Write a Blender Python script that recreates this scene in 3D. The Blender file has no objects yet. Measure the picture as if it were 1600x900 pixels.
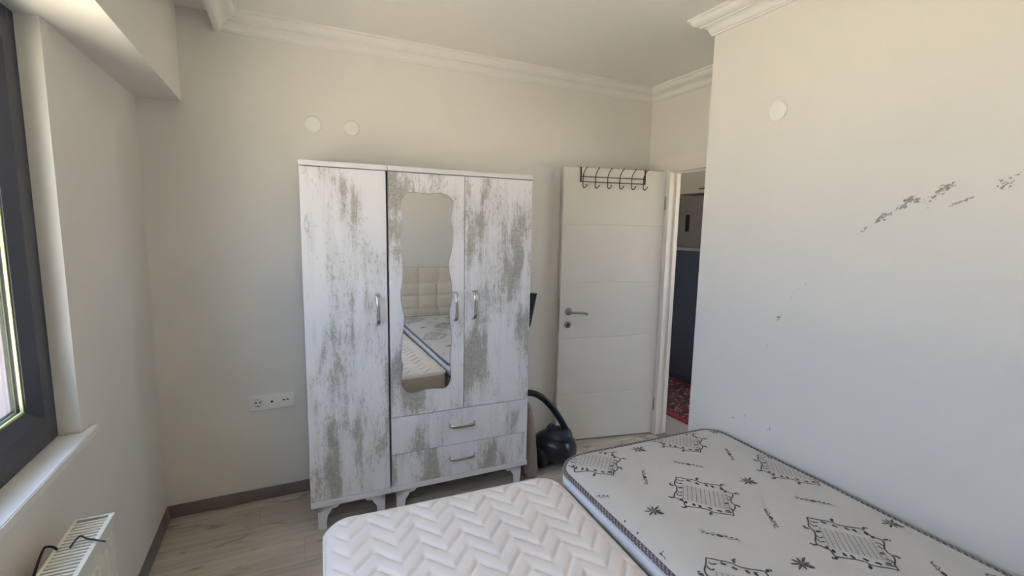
import bpy, bmesh, math, random
from mathutils import Vector, Matrix, noise as mnoise
random.seed(7)
SC = bpy.context.scene
COL = SC.collection

# ------------------------------------------------------------------ camera
cam = bpy.data.cameras.new('camera')
cam.sensor_width = 36.0
cam.lens = 36.0 * 736.12 / 1600.0
cam.clip_start = 0.02
cam_o = bpy.data.objects.new('camera', cam)
COL.objects.link(cam_o)
cF = Vector((0.42932037, 0.89420708, -0.12679792))
cR = Vector((0.90235113, -0.43060328, 0.01852722))
cU = Vector((0.03803243, 0.12237036, 0.99175553))
cam_o.matrix_world = Matrix(((cR.x, cU.x, -cF.x, 0.0), (cR.y, cU.y, -cF.y, 0.0), (cR.z, cU.z, -cF.z, 1.5982), (0, 0, 0, 1)))
SC.camera = cam_o

# ------------------------------------------------------------------ light
SKY = (0.61, 0.82, 1.28)
SKY_STRENGTH = 1.15
SUN_STRENGTH = 13.0
EXPOSURE = 2.44
w = bpy.data.worlds.new('sky'); SC.world = w
w.use_nodes = True
bg = w.node_tree.nodes['Background']
bg.inputs['Color'].default_value = (*SKY, 1)
bg.inputs['Strength'].default_value = SKY_STRENGTH
sun = bpy.data.lights.new('sun', 'SUN'); sun.energy = SUN_STRENGTH; sun.angle = 0.009
sun.color = (1.0, 0.93, 0.80)
sun_o = bpy.data.objects.new('sun', sun); COL.objects.link(sun_o)
sun_o.rotation_euler = Vector((0.05, -0.50, -0.85)).to_track_quat('-Z', 'Y').to_euler()
def portal(name, loc, direction, sx, sy):
    l = bpy.data.lights.new(name, 'AREA'); l.shape = 'RECTANGLE'; l.size = sx; l.size_y = sy
    l.cycles.is_portal = True
    o = bpy.data.objects.new(name, l); COL.objects.link(o); o.location = loc
    o.rotation_euler = Vector(direction).to_track_quat('-Z', 'Z').to_euler()
portal('window_portal', (-0.80, 1.05, 1.55), (1, 0, 0), 1.78, 1.28)
portal('added_hall_opening_portal', (4.5, 1.5, 1.45), (-1, 0, 0), 1.0, 1.1)  # guides sky light through the unseen opening added in the hall wall
vs = SC.view_settings
vs.view_transform = 'Standard'; vs.look = 'None'; vs.gamma = 1.0; vs.exposure = EXPOSURE; vs.use_curve_mapping = False
SC.cycles.max_bounces = 14; SC.cycles.diffuse_bounces = 8; SC.cycles.glossy_bounces = 5; SC.cycles.transparent_max_bounces = 12

# ------------------------------------------------------------------ materials
def new_mat(name):
    m = bpy.data.materials.new(name); m.use_nodes = True
    nt = m.node_tree
    return m, nt, nt.nodes['Principled BSDF']
def N(nt, t, **kw):
    n = nt.nodes.new(t)
    for k, v in kw.items(): setattr(n, k, v)
    return n
def mapped(nt, scale=(1, 1, 1), rnd=False):
    tc = N(nt, 'ShaderNodeTexCoord'); mp = N(nt, 'ShaderNodeMapping')
    mp.inputs['Scale'].default_value = scale
    src = tc.outputs['Object']
    if rnd:
        oi = N(nt, 'ShaderNodeObjectInfo'); mul = N(nt, 'ShaderNodeVectorMath', operation='MULTIPLY_ADD')
        mul.inputs[0].default_value = (0, 0, 0)
        sc = N(nt, 'ShaderNodeVectorMath', operation='SCALE'); sc.inputs[0].default_value = (17.3, 9.1, 5.7)
        nt.links.new(oi.outputs['Random'], sc.inputs['Scale'])
        ad = N(nt, 'ShaderNodeVectorMath', operation='ADD')
        nt.links.new(tc.outputs['Object'], ad.inputs[0]); nt.links.new(sc.outputs[0], ad.inputs[1])
        src = ad.outputs[0]
        nt.nodes.remove(mul)
    nt.links.new(src, mp.inputs['Vector'])
    return mp.outputs['Vector']
def noise(nt, vec, scale, detail=4, rough=0.6, dist=0.0):
    n = N(nt, 'ShaderNodeTexNoise'); n.inputs['Scale'].default_value = scale
    n.inputs['Detail'].default_value = detail; n.inputs['Roughness'].default_value = rough
    n.inputs['Distortion'].default_value = dist
    nt.links.new(vec, n.inputs['Vector']); return n.outputs['Fac']
def ramp(nt, fac, a, b, ca=(0, 0, 0), cb=(1, 1, 1)):
    r = N(nt, 'ShaderNodeValToRGB')
    r.color_ramp.elements[0].position = a; r.color_ramp.elements[0].color = (*ca, 1)
    r.color_ramp.elements[1].position = b; r.color_ramp.elements[1].color = (*cb, 1)
    nt.links.new(fac, r.inputs['Fac']); return r.outputs['Color']
def mix(nt, fac, a, b, blend='MIX'):
    m = N(nt, 'ShaderNodeMix', data_type='RGBA', blend_type=blend)
    if isinstance(fac, (int, float)): m.inputs[0].default_value = fac
    else: nt.links.new(fac, m.inputs[0])
    for v, i in ((a, 6), (b, 7)):
        if isinstance(v, tuple): m.inputs[i].default_value = (*v, 1)
        else: nt.links.new(v, m.inputs[i])
    return m.outputs[2]
def math_(nt, op, a, b=None):
    m = N(nt, 'ShaderNodeMath', operation=op)
    for i, v in enumerate((a, b)):
        if v is None: continue
        if isinstance(v, (int, float)): m.inputs[i].default_value = v
        else: nt.links.new(v, m.inputs[i])
    return m.outputs[0]
def bump(nt, p, h, strength, dist=0.002):
    b = N(nt, 'ShaderNodeBump'); b.inputs['Strength'].default_value = strength; b.inputs['Distance'].default_value = dist
    nt.links.new(h, b.inputs['Height']); nt.links.new(b.outputs['Normal'], p.inputs['Normal'])
def plain(name, col, rough=0.5, metal=0.0, var=0.06, nscale=14, bmp=0.0, spec=0.5, coat=0.0):
    m, nt, p = new_mat(name)
    v = mapped(nt)
    f = noise(nt, v, nscale, 3)
    lo = tuple(c * (1 - var) for c in col); hi = tuple(min(1, c * (1 + var)) for c in col)
    nt.links.new(ramp(nt, f, 0.3, 0.7, lo, hi), p.inputs['Base Color'])
    p.inputs['Roughness'].default_value = rough; p.inputs['Metallic'].default_value = metal
    p.inputs['Specular IOR Level'].default_value = spec
    p.inputs['Coat Weight'].default_value = coat
    if bmp: bump(nt, p, noise(nt, v, nscale * 12, 2), bmp, 0.001)
    return m
M = {}
M['wall'] = plain('wall_paint', (0.76, 0.74, 0.69), 0.62, var=0.015, nscale=3, bmp=0.12, spec=0.35)
M['wall_r'] = plain('wall_paint_right', (0.76, 0.74, 0.69), 0.55, var=0.02, nscale=2.2, bmp=0.1, spec=0.4)
M['ceil'] = plain('ceiling_paint', (0.82, 0.80, 0.75), 0.75, var=0.01, nscale=2)
M['cornice'] = plain('cornice_plaster', (0.80, 0.785, 0.74), 0.6, var=0.01)
M['base'] = plain('baseboard_laminate', (0.19, 0.165, 0.15), 0.45, var=0.18, nscale=9)
M['white_pvc'] = plain('white_plastic', (0.84, 0.83, 0.79), 0.35, var=0.01)
M['sill'] = plain('sill_white', (0.80, 0.80, 0.80), 0.3, var=0.04, nscale=7)
M['anthracite'] = plain('anthracite_pvc', (0.040, 0.044, 0.057), 0.38, var=0.06)
M['gasket'] = plain('gasket_rubber', (0.01, 0.01, 0.012), 0.6)
M['bead'] = plain('pale_seal', (0.62, 0.66, 0.30), 0.4, var=0.05)
M['door'] = plain('door_enamel', (0.80, 0.77, 0.69), 0.38, var=0.015, nscale=4)
M['frame'] = plain('door_frame_enamel', (0.80, 0.76, 0.67), 0.42, var=0.015, nscale=4)
M['chrome'] = plain('chrome', (0.62, 0.60, 0.58), 0.16, metal=1.0, var=0.03)
M['satin'] = plain('satin_nickel', (0.42, 0.40, 0.38), 0.32, metal=1.0, var=0.03)
M['bronze'] = plain('dark_bronze_wire', (0.055, 0.035, 0.03), 0.4, metal=0.5)
M['darkhole'] = plain('dark_hole', (0.012, 0.012, 0.012), 0.7)
M['trimwhite'] = plain('wardrobe_white_edge', (0.74, 0.72, 0.735), 0.4, var=0.02)
M['carcass'] = plain('wardrobe_carcass', (0.70, 0.69, 0.69), 0.5, var=0.04)
M['radiator'] = plain('radiator_enamel', (0.76, 0.75, 0.68), 0.35, var=0.01)
M['raddark'] = plain('radiator_inside', (0.05, 0.05, 0.05), 0.7)
M['wire'] = plain('dark_wire', (0.05, 0.045, 0.05), 0.4, metal=0.6)
M['black'] = plain('vacuum_black_plastic', (0.012, 0.012, 0.016), 0.3, var=0.1)
M['black2'] = plain('vacuum_charcoal_plastic', (0.03, 0.03, 0.036), 0.42, var=0.1)
M['hose'] = plain('vacuum_hose', (0.012, 0.012, 0.016), 0.45)
M['bag'] = plain('beige_cloth', (0.30, 0.25, 0.20), 0.85, var=0.15, nscale=20, bmp=0.4)
M['headboard'] = plain('headboard_leatherette', (0.74, 0.66, 0.53), 0.5, var=0.03)
M['quiltside'] = plain('mattress_side', (0.62, 0.55, 0.46), 0.85, var=0.04, nscale=30, bmp=0.3)
M['quilt'] = plain('quilted_fabric', (0.80, 0.745, 0.715), 0.8, var=0.025, nscale=6, bmp=0.2)
M['damask'] = plain('mattress_damask', (0.60, 0.585, 0.57), 0.72, var=0.02, nscale=5, bmp=0.15)
M['whiteband'] = plain('mattress_white_band', (0.78, 0.79, 0.82), 0.6, var=0.02)
M['print'] = plain('printed_ornament', (0.105, 0.09, 0.10), 0.8, var=0.1)
M['printfine'] = plain('printed_lattice', (0.27, 0.25, 0.25), 0.8, var=0.1)
M['pipedark'] = plain('piping_dark', (0.10, 0.085, 0.09), 0.6, var=0.1)
M['pipelight'] = plain('piping_light', (0.33, 0.31, 0.31), 0.6)
M['scuff'] = plain('scuff_grey', (0.33, 0.32, 0.31), 0.8, var=0.3, nscale=60)
M['speck'] = plain('dirt_speck', (0.20, 0.18, 0.16), 0.8)
M['fridge'] = plain('fridge_grey', (0.30, 0.285, 0.275), 0.35, metal=0.3, var=0.02)
M['fridgelow'] = plain('fridge_blue_reflection', (0.13, 0.16, 0.22), 0.3, metal=0.5, var=0.02)  # dark bluish reflection on the lower door, painted into its base colour
M['fridgetrim'] = plain('fridge_trim', (0.55, 0.56, 0.60), 0.3, metal=0.4)
M['hallfloor'] = plain('hall_tile', (0.42, 0.39, 0.34), 0.4, var=0.06)
M['brown'] = plain('brown_handle', (0.12, 0.07, 0.05), 0.4)
M['greybox'] = plain('grey_plastic', (0.16, 0.15, 0.15), 0.5)
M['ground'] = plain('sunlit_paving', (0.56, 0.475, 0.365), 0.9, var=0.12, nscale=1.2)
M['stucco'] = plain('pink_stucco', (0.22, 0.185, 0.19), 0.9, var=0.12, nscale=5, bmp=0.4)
M['metal_sill'] = plain('outer_sill', (0.72, 0.71, 0.70), 0.4)
M['threshold'] = plain('threshold_strip', (0.22, 0.20, 0.18), 0.4)

def make_glass():
    m, nt, p = new_mat('window_glass')
    nt.nodes.remove(p)
    out = [n for n in nt.nodes if n.type == 'OUTPUT_MATERIAL'][0]
    tr = N(nt, 'ShaderNodeBsdfTransparent'); tr.inputs['Color'].default_value = (0.95, 0.97, 0.96, 1)
    gl = N(nt, 'ShaderNodeBsdfGlossy'); gl.inputs['Roughness'].default_value = 0.02
    geo = N(nt, 'ShaderNodeNewGeometry'); dt = N(nt, 'ShaderNodeVectorMath', operation='DOT_PRODUCT')
    nt.links.new(geo.outputs['Incoming'], dt.inputs[0]); nt.links.new(geo.outputs['Normal'], dt.inputs[1])
    cosv = math_(nt, 'ABSOLUTE', dt.outputs['Value'])
    sch = math_(nt, 'POWER', math_(nt, 'SUBTRACT', 1.0, cosv), 5.0)
    fr = math_(nt, 'ADD', math_(nt, 'MULTIPLY', sch, 0.96), 0.04)      # Schlick reflectance, same from both sides
    mx = N(nt, 'ShaderNodeMixShader')
    nt.links.new(fr, mx.inputs[0]); nt.links.new(tr.outputs[0], mx.inputs[1]); nt.links.new(gl.outputs[0], mx.inputs[2])
    nt.links.new(mx.outputs[0], out.inputs['Surface'])
    return m
M['glass'] = make_glass()
def make_mirror():
    m, nt, p = new_mat('mirror_silver')
    v = mapped(nt)
    nt.links.new(ramp(nt, noise(nt, v, 3, 2), 0.3, 0.7, (0.80, 0.81, 0.79), (0.83, 0.84, 0.82)), p.inputs['Base Color'])
    p.inputs['Metallic'].default_value = 1.0; p.inputs['Roughness'].default_value = 0.0
    return m
M['mirror'] = make_mirror()
def make_distressed():
    m, nt, p = new_mat('distressed_white_wood')
    patch = noise(nt, mapped(nt, (6.5, 6.5, 2.3), True), 1.0, 2, 0.5, 0.4)
    streak = noise(nt, mapped(nt, (38, 38, 2.4), True), 1.0, 6, 0.7)
    flake = noise(nt, mapped(nt, (60, 60, 130), True), 1.0, 3, 0.65)
    mid = noise(nt, mapped(nt, (26, 26, 14), True), 1.0, 5, 0.75)
    s = math_(nt, 'MULTIPLY', patch, 1.55)
    s = math_(nt, 'ADD', s, math_(nt, 'MULTIPLY', streak, 0.80))
    s = math_(nt, 'ADD', s, math_(nt, 'MULTIPLY', mid, 0.75))
    s = math_(nt, 'ADD', s, math_(nt, 'MULTIPLY', flake, 0.50))
    wear = ramp(nt, math_(nt, 'SUBTRACT', s, 1.245), 0.65, 0.77)
    soft = ramp(nt, math_(nt, 'ADD', math_(nt, 'MULTIPLY', patch, 0.8), math_(nt, 'MULTIPLY', streak, 0.5)), 0.58, 0.82)
    base = mix(nt, soft, (0.80, 0.79, 0.80), (0.60, 0.60, 0.59))
    body = ramp(nt, flake, 0.35, 0.65, (0.25, 0.232, 0.195), (0.51, 0.488, 0.44))
    col = mix(nt, math_(nt, 'MULTIPLY', wear, 0.8), base, body)
    fleck = noise(nt, mapped(nt, (110, 110, 34), True), 1.0, 4, 0.7)
    fl2 = ramp(nt, math_(nt, 'ADD', math_(nt, 'MULTIPLY', fleck, 0.8), math_(nt, 'MULTIPLY', patch, 0.45)), 0.66, 0.74)
    col = mix(nt, math_(nt, 'MULTIPLY', fl2, 0.55), col, (0.36, 0.34, 0.30))
    crack = ramp(nt, math_(nt, 'ADD', math_(nt, 'ADD', streak, math_(nt, 'MULTIPLY', mid, 0.7)), math_(nt, 'MULTIPLY', flake, 0.3)), 1.09, 1.18)
    col = mix(nt, math_(nt, 'MULTIPLY', crack, 0.6), col, (0.24, 0.225, 0.19))
    nt.links.new(col, p.inputs['Base Color'])
    p.inputs['Roughness'].default_value = 0.48
    bump(nt, p, s, 0.12, 0.001)
    return m
M['distressed'] = make_distressed()
def make_plank():
    m, nt, p = new_mat('laminate_plank')
    v = mapped(nt, (1.6, 22, 1), True)
    g = noise(nt, v, 1.0, 6, 0.65, 0.4)
    v2 = mapped(nt, (5, 14, 1), True)
    k = noise(nt, v2, 1.0, 3, 0.5, 1.0)
    oi = N(nt, 'ShaderNodeObjectInfo')
    base = mix(nt, oi.outputs['Random'], (0.52, 0.47, 0.39), (0.62, 0.57, 0.49))
    c = mix(nt, ramp(nt, g, 0.35, 0.72), base, (0.36, 0.315, 0.255))
    c = mix(nt, math_(nt, 'MULTIPLY', ramp(nt, k, 0.58, 0.72), 0.8), c, (0.20, 0.17, 0.14))
    nt.links.new(c, p.inputs['Base Color']); p.inputs['Roughness'].default_value = 0.42
    bump(nt, p, g, 0.1, 0.001)
    return m
M['plank'] = make_plank()
def make_rug():
    m, nt, p = new_mat('red_patterned_rug')
    v = mapped(nt, (1, 1, 1))
    a = noise(nt, v, 11, 3, 0.6, 1.5); b = noise(nt, v, 26, 3, 0.5, 1.0)
    c = ramp(nt, a, 0.42, 0.50, (0.16, 0.018, 0.022), (0.05, 0.022, 0.03))
    c = mix(nt, ramp(nt, b, 0.56, 0.60), c, (0.30, 0.25, 0.18))
    nt.links.new(c, p.inputs['Base Color']); p.inputs['Roughness'].default_value = 0.95
    return m
M['rug'] = make_rug()
M['rugborder'] = plain('rug_red_border', (0.28, 0.025, 0.03), 0.95, var=0.2, nscale=40)

# ------------------------------------------------------------------ mesh helpers
def box(bm, x0, x1, y0, y1, z0, z1, bevel=0.0, seg=2):
    t = bmesh.new()
    bmesh.ops.create_cube(t, size=1.0)
    for v in t.verts:
        v.co = Vector((x0 + (v.co.x + .5) * (x1 - x0), y0 + (v.co.y + .5) * (y1 - y0), z0 + (v.co.z + .5) * (z1 - z0)))
    if bevel: bmesh.ops.bevel(t, geom=t.edges[:], offset=bevel, segments=seg, affect='EDGES', profile=0.6)
    join(bm, t); return bm
def join(bm, t, mat=None):
    me = bpy.data.meshes.new('tmp'); t.to_mesh(me); t.free()
    if mat is not None: me.transform(mat)
    bm.from_mesh(me); bpy.data.meshes.remove(me)
def catmull(pts, n=6, closed=False):
    P = [Vector(p) for p in pts]; out = []; L = len(P)
    rng = range(L if closed else L - 1)
    for i in rng:
        if closed: p0, p1, p2, p3 = P[i - 1], P[i], P[(i + 1) % L], P[(i + 2) % L]
        else: p0, p1, p2, p3 = P[max(i - 1, 0)], P[i], P[i + 1], P[min(i + 2, L - 1)]
        for k in range(n):
            t = k / n
            out.append(0.5 * ((2 * p1) + (p2 - p0) * t + (2 * p0 - 5 * p1 + 4 * p2 - p3) * t * t + (3 * p1 - p0 - 3 * p2 + p3) * t ** 3))
    if not closed: out.append(P[-1])
    return out
def tube(bm, pts, r, seg=8, closed=False, mats=None):
    pts = [Vector(p) for p in pts]; L = len(pts); rings = []
    rr = r if isinstance(r, (list, tuple)) else [r] * L
    up = None
    for i, p in enumerate(pts):
        a = pts[i - 1] if (i > 0 or closed) else p
        b = pts[(i + 1) % L] if (i < L - 1 or closed) else p
        t = (b - a).normalized()
        if up is None:
            up = Vector((0, 0, 1)) if abs(t.z) < 0.9 else Vector((1, 0, 0))
        s = t.cross(up).normalized(); up = s.cross(t).normalized()
        rings.append([bm.verts.new(p + rr[i] * (math.cos(2 * math.pi * k / seg) * s + math.sin(2 * math.pi * k / seg) * up)) for k in range(seg)])
    for i in range(L if closed else L - 1):
        A, B = rings[i], rings[(i + 1) % L]
        for k in range(seg):
            f = bm.faces.new((A[k], A[(k + 1) % seg], B[(k + 1) % seg], B[k])); f.smooth = True
            if mats: f.material_index = mats(i, k)
    if not closed:
        bm.faces.new(rings[0]); bm.faces.new(rings[-1][::-1])
    return bm
def lathe(bm, prof, axis='z', origin=(0, 0, 0), seg=24):
    o = Vector(origin); rings = []
    def pt(r, h, a):
        c, s = r * math.cos(a), r * math.sin(a)
        return o + (Vector((c, s, h)) if axis == 'z' else Vector((c, h, s)) if axis == 'y' else Vector((h, c, s)))
    for r, h in prof:
        if r < 1e-6: rings.append([bm.verts.new(pt(0, h, 0))])
        else: rings.append([bm.verts.new(pt(r, h, 2 * math.pi * k / seg)) for k in range(seg)])
    for A, B in zip(rings, rings[1:]):
        for k in range(seg):
            if len(A) == 1 and len(B) == 1: continue
            if len(A) == 1: f = bm.faces.new((A[0], B[(k + 1) % seg], B[k]))
            elif len(B) == 1: f = bm.faces.new((A[k], A[(k + 1) % seg], B[0]))
            else: f = bm.faces.new((A[k], A[(k + 1) % seg], B[(k + 1) % seg], B[k]))
            f.smooth = True
    bmesh.ops.recalc_face_normals(bm, faces=bm.faces[:])
    return bm
def prism(bm, poly, axis, a, b):
    """poly: 2-D outline; extruded along axis from a to b.  axis x:(y,z) y:(x,z) z:(x,y)"""
    def p3(q, h): return (h, q[0], q[1]) if axis == 'x' else (q[0], h, q[1]) if axis == 'y' else (q[0], q[1], h)
    A = [bm.verts.new(p3(q, a)) for q in poly]; B = [bm.verts.new(p3(q, b)) for q in poly]
    n = len(poly)
    fs = [bm.faces.new(A), bm.faces.new(B[::-1])]
    for k in range(n): fs.append(bm.faces.new((A[k], B[k], B[(k + 1) % n], A[(k + 1) % n])))
    bmesh.ops.recalc_face_normals(bm, faces=fs)
    return bm
def obj(name, bm, mat, parent=None, loc=None, smooth=False):
    me = bpy.data.meshes.new(name); bm.normal_update(); bm.to_mesh(me); bm.free()
    for m in (mat if isinstance(mat, list) else [mat]): me.materials.append(m)
    if smooth:
        for p in me.polygons: p.use_smooth = True
    o = bpy.data.objects.new(name, me); COL.objects.link(o)
    if parent is not None: o.parent = parent
    if loc is not None: o.location = loc
    return o
def empty(name, loc=(0, 0, 0), rz=0.0):
    o = bpy.data.objects.new(name, None); o.empty_display_size = 0.05; COL.objects.link(o)
    o.location = loc; o.rotation_euler = (0, 0, rz); return o
def tag(o, label, cat, group=None, kind=None):
    o['label'] = label; o['category'] = cat
    if group: o['group'] = group
    if kind: o['kind'] = kind
    return o
def copy_of(src, parent=None, loc=None, name=None):
    c = src.copy(); COL.objects.link(c)
    if parent is not None: c.parent = parent
    if loc is not None: c.location = loc
    return c
def B(*a, **k): return box(bmesh.new(), *a, **k)
def struct(name, bm, mat, label, cat): return tag(obj(name, bm, mat), label, cat, kind='structure')

# ------------------------------------------------------------------ dimensions
XL, YB, XR, YC, XD = -0.635, 2.940, 1.963, 1.812, 2.578
YR = -0.42                     # wall behind the camera
H, ZC, CP = 2.65, 2.562, 0.095 # ceiling, cornice lower edge, cornice projection
WS, ZS = 0.188, 2.195          # soffit beam
WY0, WY1, WZ0 = 0.15, 1.95, 0.90
XO = -0.87                     # outer face of the window wall
HX1, HY0, HY1 = 4.45, 0.6, 5.0 # hall

# ------------------------------------------------------------------ setting: walls, floor, ceiling
bm = bmesh.new()
box(bm, XO, XL, YR - .12, YB + .12, -0.1, WZ0 - .03)
box(bm, XO, XL, YR - .12, WY0, WZ0 - .03, H + .1)
box(bm, XO, XL, WY1, YB + .12, WZ0 - .03, H + .1)
box(bm, XO, XL, WY0, WY1, ZS, H + .1)
struct('wall_left', bm, M['wall'], 'grey-white painted wall around the window', 'wall')
struct('wall_soffit', B(XL, XL + WS, YR, YB, ZS, H), M['wall'], 'boxed plaster beam above the window', 'soffit')
struct('wall_back', B(XL, XD + .08, YB, YB + .12, -0.1, H + .1), M['wall'], 'grey-white painted wall behind the wardrobes', 'wall')
wr = struct('wall_right', B(XR, XR + .12, YR - .12, YC, -0.1, H + .1), M['wall_r'], 'bright painted wall with dark scuffs beside the patterned mattress', 'wall')
struct('wall_return', B(XR + .12, XD + .08, YC - .12, YC, -0.1, H + .1), M['wall'], 'short return wall beside the doorway', 'wall')
struct('wall_rear', B(XL, XR, YR - .12, YR, -0.1, H + .1), M['wall'], 'painted wall behind the headboard seen in the mirror', 'wall')
DY0, DY1, DZ = 1.88, 2.715, 2.05
bm = bmesh.new()
box(bm, XD, XD + .08, YC, DY0, -0.1, H + .1); box(bm, XD, XD + .08, DY1, YB, -0.1, H + .1); box(bm, XD, XD + .08, DY0, DY1, DZ, H + .1)
struct('wall_door', bm, M['wall'], 'painted wall holding the open doorway', 'wall')
struct('ceiling', B(XL, XD, YR, YB, H, H + .1), M['ceil'], 'plain white ceiling', 'ceiling')
fl = struct('floor', B(XL, XD, YR, YB, -0.1, -0.009), M['base'], 'light grey-beige wood laminate floor', 'floor')
pm = B(0, 1.28, 0, 0.190, -0.0095, 0.0, bevel=0.0012, seg=1)
plank0 = None
row = 0; y = YR
while y < YB - 0.01:
    x = XL - [0.0, 0.83, 0.41, 1.1, 0.62][row % 5]
    d = min(0.1925, YB - y)
    while x < XD:
        x0, x1 = max(x, XL), min(x + 1.2825, XD)
        in_room = not (x0 >= XR and y + d <= YC - 0.1)
        if y < YC and x1 > XR: x1 = XR
        if in_room and x1 - x0 > 0.03:
            b_ = B(0, x1 - x0 - .0012, 0, d - .0012, -0.0095, 0.0, bevel=0.0008, seg=1)
            obj('plank', b_, M['plank'], fl, (x0, y, 0))
        x += 1.2825
    y += 0.1925; row += 1
# baseboards
def baseboard(name, x0, x1, y0, y1, label):
    struct(name, B(x0, x1, y0, y1, 0.0, 0.068, bevel=0.003), M['base'], label, 'baseboard')
baseboard('baseboard_back', XL + .015, XD, YB - .015, YB, 'brown-grey skirting board along the back wall')
baseboard('baseboard_left', XL, XL + .015, YR, YB, 'brown-grey skirting board along the window wall')
baseboard('baseboard_right', XR - .015, XR, YR, YC, 'brown-grey skirting board behind the beds')
# cornice
def cornice_profile():
    p = [(0, 0), (0.010, 0.0), (0.012, 0.006), (0.018, 0.008)]
    for k in range(7):
        a = k / 6 * math.pi / 2
        p.append((0.018 + 0.030 * (1 - math.cos(a)), 0.008 + 0.032 * math.sin(a)))
    p += [(0.052, 0.040), (0.052, 0.046)]
    for k in range(1, 7):
        a = k / 6 * math.pi / 2
        p.append((0.052 + 0.033 * math.sin(a), 0.046 + 0.030 * (1 - math.cos(a))))
    p += [(0.089, 0.077), (0.095, 0.079), (0.095, 0.0885), (0, 0.0885)]
    return p
CPROF = cornice_profile()
def cornice(name, path, inn, label):
    """path: list of xy on the wall line; inn: per-vertex 2-D offset direction (mitre)"""
    bm = bmesh.new(); rings = []
    for (px, py), (ix, iy) in zip(path, inn):
        rings.append([bm.verts.new((px + ix * o, py + iy * o, ZC + z)) for o, z in CPROF])
    n = len(CPROF)
    for A, Bq in zip(rings, rings[1:]):
        for k in range(n): bm.faces.new((A[k], A[(k + 1) % n], Bq[(k + 1) % n], Bq[k]))
    bm.faces.new(rings[0]); bm.faces.new(rings[-1][::-1])
    bmesh.ops.recalc_face_normals(bm, faces=bm.faces[:])
    return struct(name, bm, M['cornice'], label, 'cornice')
XG = -0.272
cornice('trim_1', [(XG, YR), (XG, YB - .0), (XD, YB), (XD, YC), (XR, YC), (XR, YR)],
        [(1, 0), (1, -1), (-1, -1), (-1, 1), (-1, 1), (-1, 0)], 'white moulded plaster cornice running round the ceiling')
struct('trim_2', B(XG - .016, XG, YR, YB, ZC, H), M['cornice'], 'narrow white curtain pelmet board beside the window beam', 'pelmet')
# stains and scuffs on the right wall (flat marks)
def flakes(name, pts, n, spread, smin, smax, plane, parent, mat):
    bm = bmesh.new()
    L = [(Vector(a), Vector(b)) for a, b in zip(pts, pts[1:])] or [(Vector(pts[0]), Vector(pts[0]))]
    for _ in range(n):
        a, b = random.choice(L); c = a.lerp(b, random.random())
        d = (b - a); ang = math.atan2(d.y, d.x) if d.length > 1e-5 else random.random() * 6
        cu = c.x + random.gauss(0, spread); cv = c.y + random.gauss(0, spread)
        s = random.uniform(smin, smax); e = random.uniform(0.25, 0.7); vs_ = []
        k = random.randint(5, 8)
        for i in range(k):
            t = 2 * math.pi * i / k; r = s * random.uniform(0.5, 1.1)
            u, v = r * math.cos(t), r * math.sin(t) * e
            u, v = u * math.cos(ang) - v * math.sin(ang), u * math.sin(ang) + v * math.cos(ang)
            vs_.append(bm.verts.new(plane(cu + u, cv + v)))
        bm.faces.new(vs_)
    return obj(name, bm, mat, parent)
def on_right(u, v): return (XR - 0.0006 - random.random() * 2e-4, u, v)
for pts, n, sp, a, b in [
    ([(1.062, 1.601), (1.045, 1.613), (1.030, 1.625)], 16, .0025, .002, .006),
    ([(1.005, 1.645), (0.986, 1.660), (0.960, 1.676), (0.935, 1.692)], 46, .004, .002, .009),
    ([(0.935, 1.692), (0.915, 1.710), (0.896, 1.722)], 40, .006, .003, .009),
    ([(0.895, 1.716), (0.882, 1.716)], 18, .005, .002, .008),
    ([(0.858, 1.716), (0.845, 1.724)], 12, .008, .002, .006),
    ([(0.835, 1.738), (0.815, 1.750), (0.795, 1.765)], 46, .006, .003, .008),
    ([(0.79, 1.699), (0.76, 1.712), (0.727, 1.726)], 22, .003, .002, .007),
    ([(0.676, 1.745), (0.665, 1.760), (0.650, 1.778), (0.625, 1.782)], 30, .008, .002, .007),
    ([(1.350, 1.217), (1.338, 1.230)], 14, .003, .003, .007),
    ([(1.315, 1.305), (1.27, 1.345), (1.245, 1.37), (1.238, 1.40)], 9, .008, .001, .004),
    ([(1.39, 1.083), (1.388, 1.085)], 3, .002, .002, .003),
    ([(1.536, 0.685), (1.533, 0.69)], 8, .003, .003, .006),
    ([(1.474, 0.715), (1.468, 0.735)], 6, .003, .002, .004),
    ([(1.341, 0.70), (1.337, 0.718)], 8, .003, .003, .005)]:
    flakes('scuff_mark', pts, n, sp, a, b, on_right, wr, M['scuff'])

# ------------------------------------------------------------------ window
win = empty('window_1', (0, 0, 0)); tag(win, 'dark anthracite framed window with pale outside view', 'window', kind='structure')
XF0, XF1 = -0.746, -0.692
def ring_frame(y0, y1, z0, z1, wdt, x0, x1, bev=0.004):
    bm = bmesh.new()
    box(bm, x0, x1, y0, y0 + wdt, z0, z1, bev); box(bm, x0, x1, y1 - wdt, y1, z0, z1, bev)
    box(bm, x0, x1, y0 + wdt, y1 - wdt, z0, z0 + wdt, bev); box(bm, x0, x1, y0 + wdt, y1 - wdt, z1 - wdt, z1, bev)
    return bm
def sloped_ring(y0, y1, z0, z1, wdt, xi, xo, xb):
    """glazing sash whose room-side face slopes back to the glass"""
    bm = bmesh.new()
    def loop(d, x): return [bm.verts.new((x, a, b)) for a, b in ((y0 + d, z0 + d), (y1 - d, z0 + d), (y1 - d, z1 - d), (y0 + d, z1 - d))]
    ls = [loop(0, xb), loop(0, xo), loop(.004, xo + .004), loop(wdt * .62, xo + .002), loop(wdt, xi), loop(wdt, xb)]
    for A, C in zip(ls, ls[1:] + ls[:1]):
        for k in range(4): bm.faces.new((A[k], A[(k + 1) % 4], C[(k + 1) % 4], C[k]))
    bmesh.ops.recalc_face_normals(bm, faces=bm.faces[:]); return bm
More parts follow.
